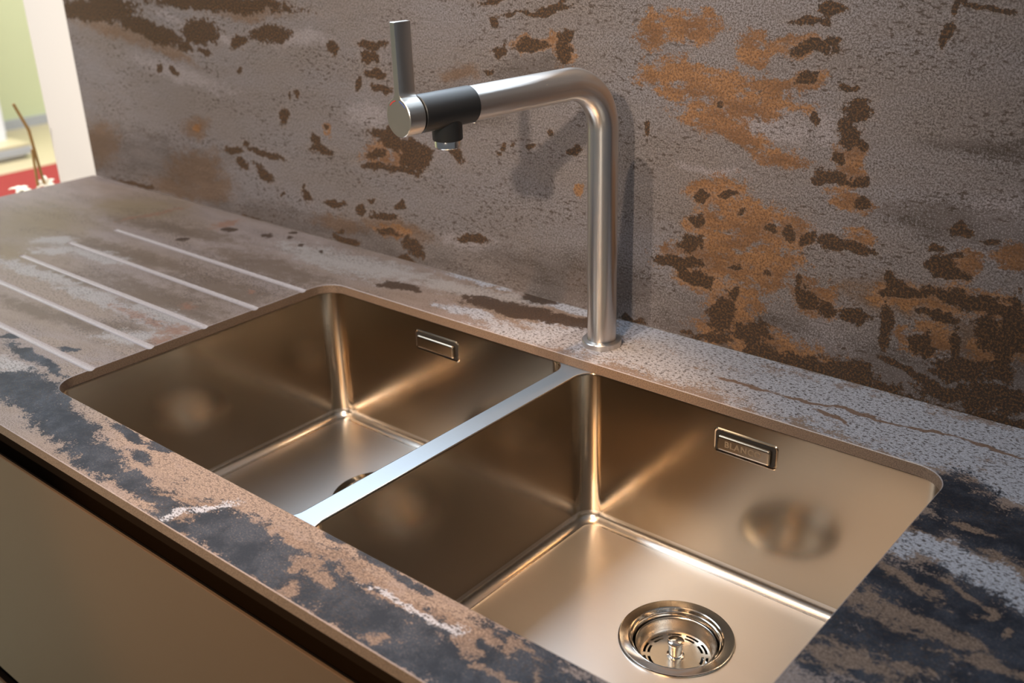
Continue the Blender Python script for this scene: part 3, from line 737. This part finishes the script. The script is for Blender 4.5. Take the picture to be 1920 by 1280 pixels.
for bi, (x0, x1) in enumerate(BX):
    dc = DR[bi]
    loops = bowl_loops(x0, x1, dc)
    last = loops[-1]
    n = len(last)
    R_HOLE = 0.0555
    ring = []
    for (x, y, z) in last:
        a = math.atan2(y - dc[1], x - dc[0])
        ring.append((dc[0] + R_HOLE * math.cos(a), dc[1] + R_HOLE * math.sin(a)))
    for t in (0.02, 0.25, 0.5, 0.75, 1.0):
        loops.append([(p[0] + (q[0] - p[0]) * t, p[1] + (q[1] - p[1]) * t, ZB - 0.0015 * t) for p, q in zip(last, ring)])
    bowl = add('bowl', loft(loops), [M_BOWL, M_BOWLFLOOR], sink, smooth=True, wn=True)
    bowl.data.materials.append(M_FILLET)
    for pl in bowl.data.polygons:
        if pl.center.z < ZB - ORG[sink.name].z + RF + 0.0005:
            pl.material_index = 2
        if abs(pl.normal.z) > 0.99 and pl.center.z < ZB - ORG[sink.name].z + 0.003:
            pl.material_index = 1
    # overflow opening: pressed-in pocket with a cover plate standing in it
    ox0, ox1 = OFF[bi]
    yb = BY[1] - 0.0002
    fr = []
    for off, dy in ((-0.0022, 0.0001), (-0.0012, -0.0007), (0.0, -0.0004), (0.0, 0.012)):
        pts = rrect(ox0 - 0.0005 + off, ox1 + 0.0005 - off, OZ[0] + off, OZ[1] - off, 0.0035 - off * 0.6, 6)
        fr.append([(x, yb + dy, z) for x, z in pts])
    add('overflow_frame', loft(fr), M_BOWL, sink, smooth=True)
    pts = rrect(ox0 - 0.0002, ox1 + 0.0002, OZ[0] + 0.0002, OZ[1] - 0.0002, 0.0035, 6)
    add('overflow_slot', loft([[(x, yb - 0.0003, z) for x, z in pts], [(x, yb + 0.004, z) for x, z in pts]], True, True), M_VOID, sink)
    pl = []
    for off, dy in ((0.0, -0.0004), (0.0, -0.0030), (0.0004, -0.0044), (0.0014, -0.0052), (0.0024, -0.0054)):
        pts = rrect(ox0 + 0.0035 + off, ox1 - 0.0035 - off, OZ[0] + 0.0032 + off, OZ[1] - 0.0036 - off, 0.0028 - off * 0.9, 6)
        pl.append([(x, yb + dy, z) for x, z in pts])
    plate = add('overflow_cover', loft(pl, True, True), M_BOWL, sink, smooth=True, wn=True)
    if bi == 1:
        cu = bpy.data.curves.new('lettering', 'FONT')
        cu.body = 'BLANCO'
        cu.size = 0.0095
        cu.extrude = 0.00012
        cu.align_x = 'CENTER'
        cu.align_y = 'CENTER'
        cu.offset = 0.00025
        cu.space_character = 1.12
        tmp = bpy.data.objects.new('lettering', cu)
        col.objects.link(tmp)
        bpy.context.view_layer.update()
        tm = bpy.data.meshes.new_from_object(tmp.evaluated_get(bpy.context.evaluated_depsgraph_get()))
        bpy.data.objects.remove(tmp)
        tm.materials.clear()
        tm.materials.append(M_DOOREDGE)
        le = bpy.data.objects.new('lettering', tm)
        col.objects.link(le)
        le.parent = plate
        le.rotation_euler = (math.radians(90), 0, 0)
        le.location = Vector(((ox0 + ox1) / 2, yb - 0.00545, (OZ[0] + OZ[1]) / 2)) - ORG[plate.name]
        le['label'] = 'faint raised maker lettering on the plate'
    # waste flange
    c = (dc[0], dc[1], ZB)
    prof = [(0.0570, -0.0018), (0.0570, 0.0002), (0.0564, 0.0010), (0.0550, 0.0013), (0.0470, 0.0006), (0.0462, 0.0009), (0.0452, 0.0004),
            (0.0440, -0.0030), (0.0432, -0.0034), (0.0425, -0.0030), (0.0415, -0.0060), (0.0410, -0.0130), (0.0405, -0.030), (0.0380, -0.045), (0.0, -0.048)]
    add('waste_flange', lathe(prof, c, 96), M_CHROME, sink, smooth=True)

# rim plate (one sheet with two openings)
outer = rrect(-0.022, CW + 0.022, -0.022, CD_ + 0.022, 0.012, 4)
bm = bmesh.new()
edges = []
for pts in (outer, rrect(BX[0][0] - RL, BX[0][1] + RL, BY[0] - RL, BY[1] + RL, RC + RL, NA, SUB),
            rrect(BX[1][0] - RL, BX[1][1] + RL, BY[0] - RL, BY[1] + RL, RC + RL, NA, SUB)):
    vs_ = [bm.verts.new((x, y, ZR)) for x, y in pts]
    for i in range(len(vs_)):
        edges.append(bm.edges.new((vs_[i], vs_[(i + 1) % len(vs_)])))
bmesh.ops.triangle_fill(bm, use_beauty=True, use_dissolve=False, edges=edges)
V = [tuple(v.co) for v in bm.verts]
bm.verts.index_update()
F = [tuple(v.index for v in f.verts) for f in bm.faces]
bm.free()
rimo = add('rim', (V, F), M_RIM, sink)
rimo['label'] = 'brushed pale steel bridge between the bowls'
if rimo.data.polygons[0].normal.z < 0:
    rimo.data.flip_normals()

# ------------------------------------------------------------------ basket strainers


def strainer(dc):
    c = (dc[0], dc[1], ZB)
    root = empty('basket_strainer', (dc[0], dc[1], ZB - 0.030))
    zf = -0.0215
    # cup wall
    cup = [(0.0400, -0.0075), (0.0396, -0.0065), (0.0388, -0.0070), (0.0380, -0.0090), (0.0372, -0.0150), (0.0360, zf + 0.0022), (0.0345, zf)]
    add('cup', lathe(cup, c, 96), M_PLATE, root, smooth=True)
    # perforated plate: two rings of ten slots
    nseg = 120
    rad = [0.0345, 0.0322, 0.0296, 0.0278, 0.0252, 0.0]
    V, F = [], []
    for r in rad[:-1]:
        for k in range(nseg):
            a = 2 * math.pi * k / nseg
            V.append((c[0] + r * math.cos(a), c[1] + r * math.sin(a), c[2] + zf))
    for ri in range(4):
        for k in range(nseg):
            ph = k % 12
            open_slot = ri in (1, 3) and 1 <= ph <= 9
            if ri == 3:
                open_slot = 2 <= ph <= 9
            if not open_slot:
                a, b = ri * nseg, (ri + 1) * nseg
                F.append((a + k, a + (k + 1) % nseg, b + (k + 1) % nseg, b + k))
    F.append(tuple(4 * nseg + k for k in range(nseg)))
    pl = add('slotted_plate', (V, F), M_PLATE, root)
    md = pl.modifiers.new('thickness', 'SOLIDIFY')
    md.thickness = 0.0012
    md.offset = -1
    knob = [(0.0086, zf), (0.0086, zf + 0.0012), (0.0068, zf + 0.0016), (0.0068, zf + 0.0070), (0.0072, zf + 0.0072), (0.0072, zf + 0.0140), (0.0080, zf + 0.0143), (0.0083, zf + 0.0160),
            (0.0079, zf + 0.0174), (0.0060, zf + 0.0182), (0.0, zf + 0.0186)]
    add('knob', lathe(knob, c, 48), M_CHROME, root, smooth=True)
    return root


tag(strainer(DR[1]), 'round steel basket strainer in the bowl nearer the right, slots and knob showing', 'strainer', 'basket strainers')
tag(strainer(DR[0]), 'basket strainer of the left bowl, mostly hidden behind the steel bridge', 'strainer', 'basket strainers')

# ------------------------------------------------------------------ tap
FX, FY = 0.4144, 0.4448
TR = 0.0163
H = 0.2975
TA = math.radians(-97.6)
D = Vector((math.cos(TA), math.sin(TA), 0))
SIDE = Vector((-D.y, D.x, 0))     # to the right of the spout seen from its end
tap = empty('kitchen_tap', (FX, FY, 0))
tag(tap, 'brushed steel kitchen tap with black spout end and upright lever', 'tap')
base = Vector((FX, FY, 0))
add('base_flange', lathe([(0.0225, 0.0), (0.0225, 0.0058), (0.0218, 0.0066), (0.0185, 0.0070), (0.0165, 0.0072)], base, 96, True), M_TUBE, tap, smooth=True)
RB = 0.052
path, us = [], []
path.append(base + Vector((0, 0, 0.004)))
for t in (0.06, 0.12, 0.18):
    path.append(base + Vector((0, 0, t)))
for i in range(0, 25):
    a = math.radians(90 * i / 24)
    path.append(base + Vector((0, 0, H - RB)) + D * (RB * (1 - math.cos(a))) + Vector((0, 0, RB * math.sin(a))))
LJ, LB, LF = 0.178, 0.2405, 0.2600
for L in (0.08, 0.11, 0.14, 0.17, LJ):
    path.append(base + Vector((0, 0, H)) + D * L)
nn = 64
loops, uvs = [], []
acc = 0.0
for i, p in enumerate(path):
    t = (path[min(i + 1, len(path) - 1)] - path[max(i - 1, 0)]).normalized()
    s = SIDE
    u = s.cross(t).normalized()
    if i:
        acc += (path[i] - path[i - 1]).length
    loops.append([tuple(p + (s * math.cos(2 * math.pi * k / nn) + u * math.sin(2 * math.pi * k / nn)) * TR) for k in range(nn)])
    uvs += [(acc, k / nn) for k in range(nn)]
add('spout_tube', loft(loops, False, True), M_TUBE, tap, smooth=True, uvs=uvs)
head0 = base + Vector((0, 0, H))
add('seam_ring', turned([(0.0150, LJ - 0.001), (0.0166, LJ), (0.0166, LJ + 0.0009), (0.0150, LJ + 0.0012)], head0, D, 64), M_LEVER, tap, smooth=True)
# black mixer body with a saddle outlet
body = turned([(0.010, LJ + 0.0008), (0.0166, LJ + 0.0009), (0.0170, LJ + 0.0014), (0.0170, LB - 0.0006), (0.0164, LB), (0.010, LB)], head0, D, 64, True, True)
LO = 0.2065
oc = head0 + D * LO
outlet = lathe([(0.0140, 0.0), (0.0140, -0.0270), (0.0134, -0.0282), (0.0100, -0.0284)], oc, 48, True, True)
add('mixer_body', merge(body, outlet), M_BLACK, tap, smooth=True)
add('aerator', lathe([(0.0122, -0.0280), (0.0124, -0.0283), (0.0124, -0.0345), (0.0118, -0.0352), (0.0105, -0.0352), (0.0100, -0.0330), (0.0, -0.0330)], oc, 48), M_CHROME, tap, smooth=True)
sc0 = head0 + D * (LJ - 0.004) + Vector((0, 0, -0.0158))
add('set_screw', lathe([(0.0026, 0.001), (0.0026, -0.0016), (0.0020, -0.0022), (0.0, -0.0023)], sc0, 20), M_CHROME, tap, smooth=True)
# lever: one outline (disc with an upright blade) extruded along the spout
RH = 0.0174
hw0, hw1, ztop = 0.0036, 0.0031, 0.0805
rf = 0.007
cz = math.sqrt((RH + rf) ** 2 - (hw0 + rf) ** 2)
a_t = math.atan2(cz, hw0 + rf)
outl = []
aa = [a_t - (2 * math.pi - (math.pi - 2 * a_t)) * i / 60 for i in range(61)]
for a in aa:                       # clockwise round the disc from right shoulder to left shoulder
    outl.append((RH * math.cos(a), RH * math.sin(a)))
for i in range(1, 9):              # left fillet
    a0, a1 = -(math.pi - (math.pi - a_t)) , 0
    b = -a_t + (a_t) * i / 8
    outl.append((-(hw0 + rf) + rf * math.cos(b), cz + rf * math.sin(b)))
outl.append((-hw1, ztop))
outl.append((hw1, ztop))
for i in range(0, 8):              # right fillet
    b = math.pi + a_t * i / 8
    outl.append(((hw0 + rf) + rf * math.cos(b), cz + rf * math.sin(b)))


def ext(off_in, L):
    # small inset for the chamfered rims
    pts = []
    for s, z in outl:
        k = 1 - off_in / RH
        pts.append(tuple(head0 + D * L + SIDE * (-s * (k if abs(z) < RH else 1 - off_in / 0.004 * 0.5)) + Vector((0, 0, z * k if z < RH else z - off_in * 0.5))))
    return pts


lever = add('lever', loft([ext(0.0004, LB + 0.0022), ext(0, LB + 0.0026), ext(0, LF - 0.0005), ext(0.0005, LF)], True, True), M_LEVER, tap, smooth=True)
add('lever_neck', turned([(0.0150, LB - 0.001), (0.0150, LB + 0.003)], head0, D, 48, True, True), M_VOID, tap, smooth=True)
for a0, a1, mt, lb in ((100, 140, M_REDMARK, 'thin red arc printed on the lever disc'), (42, 80, M_BLUEMARK, 'thin blue arc printed on the lever disc')):
    V, F = [], []
    K = 14
    for i in range(K + 1):
        a = math.radians(a0 + (a1 - a0) * i / K)
        for rr in (0.0142, 0.0150):
            for dl in (0.0000, 0.00018):
                V.append(tuple(head0 + D * (LF + dl - 0.00002) + SIDE * (rr * math.cos(a)) + Vector((0, 0, rr * math.sin(a)))))
    for i in range(K):
        b = i * 4
        F += [(b + 1, b + 3, b + 7, b + 5), (b, b + 4, b + 6, b + 2), (b, b + 1, b + 5, b + 4), (b + 2, b + 6, b + 7, b + 3)]
    ob = add('temperature_mark', (V, F), mt, lever)
    ob['label'] = lb

# ------------------------------------------------------------------ base cabinet under the worktop
YD = -0.0665
cab = empty('sink_cabinet', (0.4, 0.2, -0.90))
tag(cab, 'bronze handleless base cabinet below the front of the worktop', 'cabinet')
yb0 = YD + 0.040
add('carcass', merge(box(XL + 0.004, XL + 0.022, yb0, YW - 0.01, -0.80, -TH - 0.0005), box(XR - 0.02, XR, yb0, YW - 0.01, -0.80, -TH - 0.0005),
                     box(XL + 0.022, XR - 0.02, yb0, YW - 0.01, -0.82, -0.80)), M_PROFILE, cab)
add('grip_channel', merge(box(XL + 0.004, XR, YD + 0.034, YD + 0.039, -0.110, -TH - 0.0005), box(XL + 0.004, XR, YD + 0.020, YD + 0.034, -0.112, -0.108)), M_PROFILE, cab)
add('channel_shade_strip', box(XL + 0.004, XR, YD + 0.026, YD + 0.034, -0.030, -TH - 0.0005), M_VOID, cab)  # added near-black strip, paints the shade under the worktop at the channel top


def drawer(z0, z1):
    prof = [(YD, z0), (YD, z1 - 0.0008), (YD + 0.0006, z1), (YD + 0.0030, z1 - 0.0004), (YD + 0.019, z1 - 0.020), (YD + 0.019, z0)]
    geo = loft([[(XL + 0.002, y, z) for y, z in prof], [(XR, y, z) for y, z in prof]], True, True)
    o = add('drawer_front', geo, [M_DOOR, M_PROFILE], cab)
    for pl in o.data.polygons:
        if pl.normal.y > 0.1 and pl.normal.z > 0.1 and pl.area > 0.02:
            pl.material_index = 1
    return o


drawer(-0.4345, -0.0590)
add('grip_channel', merge(box(XL + 0.004, XR, YD + 0.034, YD + 0.039, -0.52, -0.42)), M_PROFILE, cab)
drawer(-0.80, -0.4665)
add('plinth', box(XL + 0.03, XR, YD + 0.06, YD + 0.075, -0.90, -0.80), M_PROFILE, cab)

# ------------------------------------------------------------------ hall behind the left end
tag(add('red_carpet', box(-4.73, -3.2, -2.0, 4.2, -0.90, -0.892), M_RED, origin=(-4, 1, -0.9)), 'flat red carpet on the hall floor beyond the worktop', 'carpet')
plat = empty('low_platform', (-5.4, 1.2, -0.9))
tag(plat, 'low cream platform with grey edge carrying the white column', 'platform')
add('deck', box(-5.85, -5.02, 0.0, 2.33, -0.832, -0.815), M_FLOOR, plat, bevel=0.003)
add('edge_band', box(-5.855, -5.015, -0.005, 2.335, -0.875, -0.832), M_GREY, plat, bevel=0.003)
add('foot', box(-5.82, -5.05, 0.03, 2.30, -0.90, -0.875), M_WHITE, plat)
colm = add('white_column', loft([[(x, y, z) for x, y in rrect(-5.62, -5.22, 1.9, 2.30, r, 6)] for z, r in ((-0.815, 0.02), (-0.78, 0.02), (-0.779, 0.012), (2.29, 0.012))], True, True),
           M_COLUMN, origin=(-5.42, 2.1, -0.815))
tag(colm, 'square white column standing on the low platform', 'column')

random.seed(4)
VX, VY = -1.00, 0.468
vase = add('floor_vase', lathe([(0.05, -0.90), (0.055, -0.895), (0.045, -0.6), (0.036, -0.3), (0.034, -0.16), (0.040, -0.13), (0.037, -0.13), (0.031, -0.16), (0.03, -0.5), (0.0, -0.52)],
                               (VX, VY, 0), 32, True), M_VASE, origin=(VX, VY, -0.9), smooth=True)
tag(vase, 'slim grey floor vase hidden behind the left end of the worktop', 'vase')


def stick(pts, r, label):
    o = add('dry_stick', sweep(pts, r, 8), M_STICK, origin=pts[0], smooth=True)
    tag(o, label, 'stick', 'dry sticks among the lilies')


stick([(-1.002, 0.470, -0.45), (-1.0, 0.505, -0.0575), (-1.0, 0.496, 0.068), (-1.0, 0.477, 0.122)], [0.0022, 0.0026, 0.0032, 0.0028], 'taller bent dry stick rising from the white lilies')
stick([(-0.995, 0.466, -0.42), (-1.0, 0.490, -0.06), (-1.0, 0.4943, 0.030)], [0.0022, 0.0026, 0.0028], 'shorter dry stick rising from the white lilies')


def lily(c, aim, sc, label):
    root = empty('white_lily', c)
    tag(root, label, 'flower', 'white lilies at the end of the worktop')
    ax = Vector(aim).normalized()
    s = ax.cross(Vector((0.2, 0.3, 1))).normalized()
    u = s.cross(ax)
    c = Vector(c)
    for k in range(6):
        a = 2 * math.pi * k / 6 + random.uniform(-0.15, 0.15)
        d = s * math.cos(a) + u * math.sin(a)
        tdir = ax.cross(d)
        V, F = [], []
        Lp = sc * (1.0 if k % 2 else 0.9)
        for i in range(7):
            t = i / 6
            w = sc * 0.20 * math.sin(math.pi * min(1, 0.12 + 0.88 * t)) ** 0.8 + 0.0004
            q = c + ax * (Lp * (0.75 * t - 0.45 * t ** 3)) + d * (Lp * (0.10 * t + 0.75 * t * t))
            for j, x in enumerate((-1, -0.5, 0, 0.5, 1)):
                V.append(tuple(q + tdir * (w * x) + ax * (abs(x) * w * 0.35)))
        for i in range(6):
            for j in range(4):
                b = i * 5 + j
                F.append((b, b + 1, b + 6, b + 5))
        pt = add('petal', (V, F), M_PETAL, root, smooth=True)
        md = pt.modifiers.new('thickness', 'SOLIDIFY')
        md.thickness = 0.0008
    add('stem', sweep([(VX + (c.x - VX) * 0.3, VY + (c.y - VY) * 0.3, -0.30), c - ax * 0.03 + Vector((0, 0, -0.02)), c], [0.002, 0.002, 0.003], 8), M_STICK, root, smooth=True)


lily((-1.00, 0.508, -0.046), (0.5, -0.3, 0.8), 0.025, 'white lily under the taller dry stick')
lily((-1.00, 0.455, -0.050), (0.2, 0.1, 0.9), 0.028, 'white lily with an upright petal farthest from the partition')
lily((-0.94, 0.520, -0.056), (0.6, 0.1, 0.7), 0.026, 'white lily tucked against the white partition')
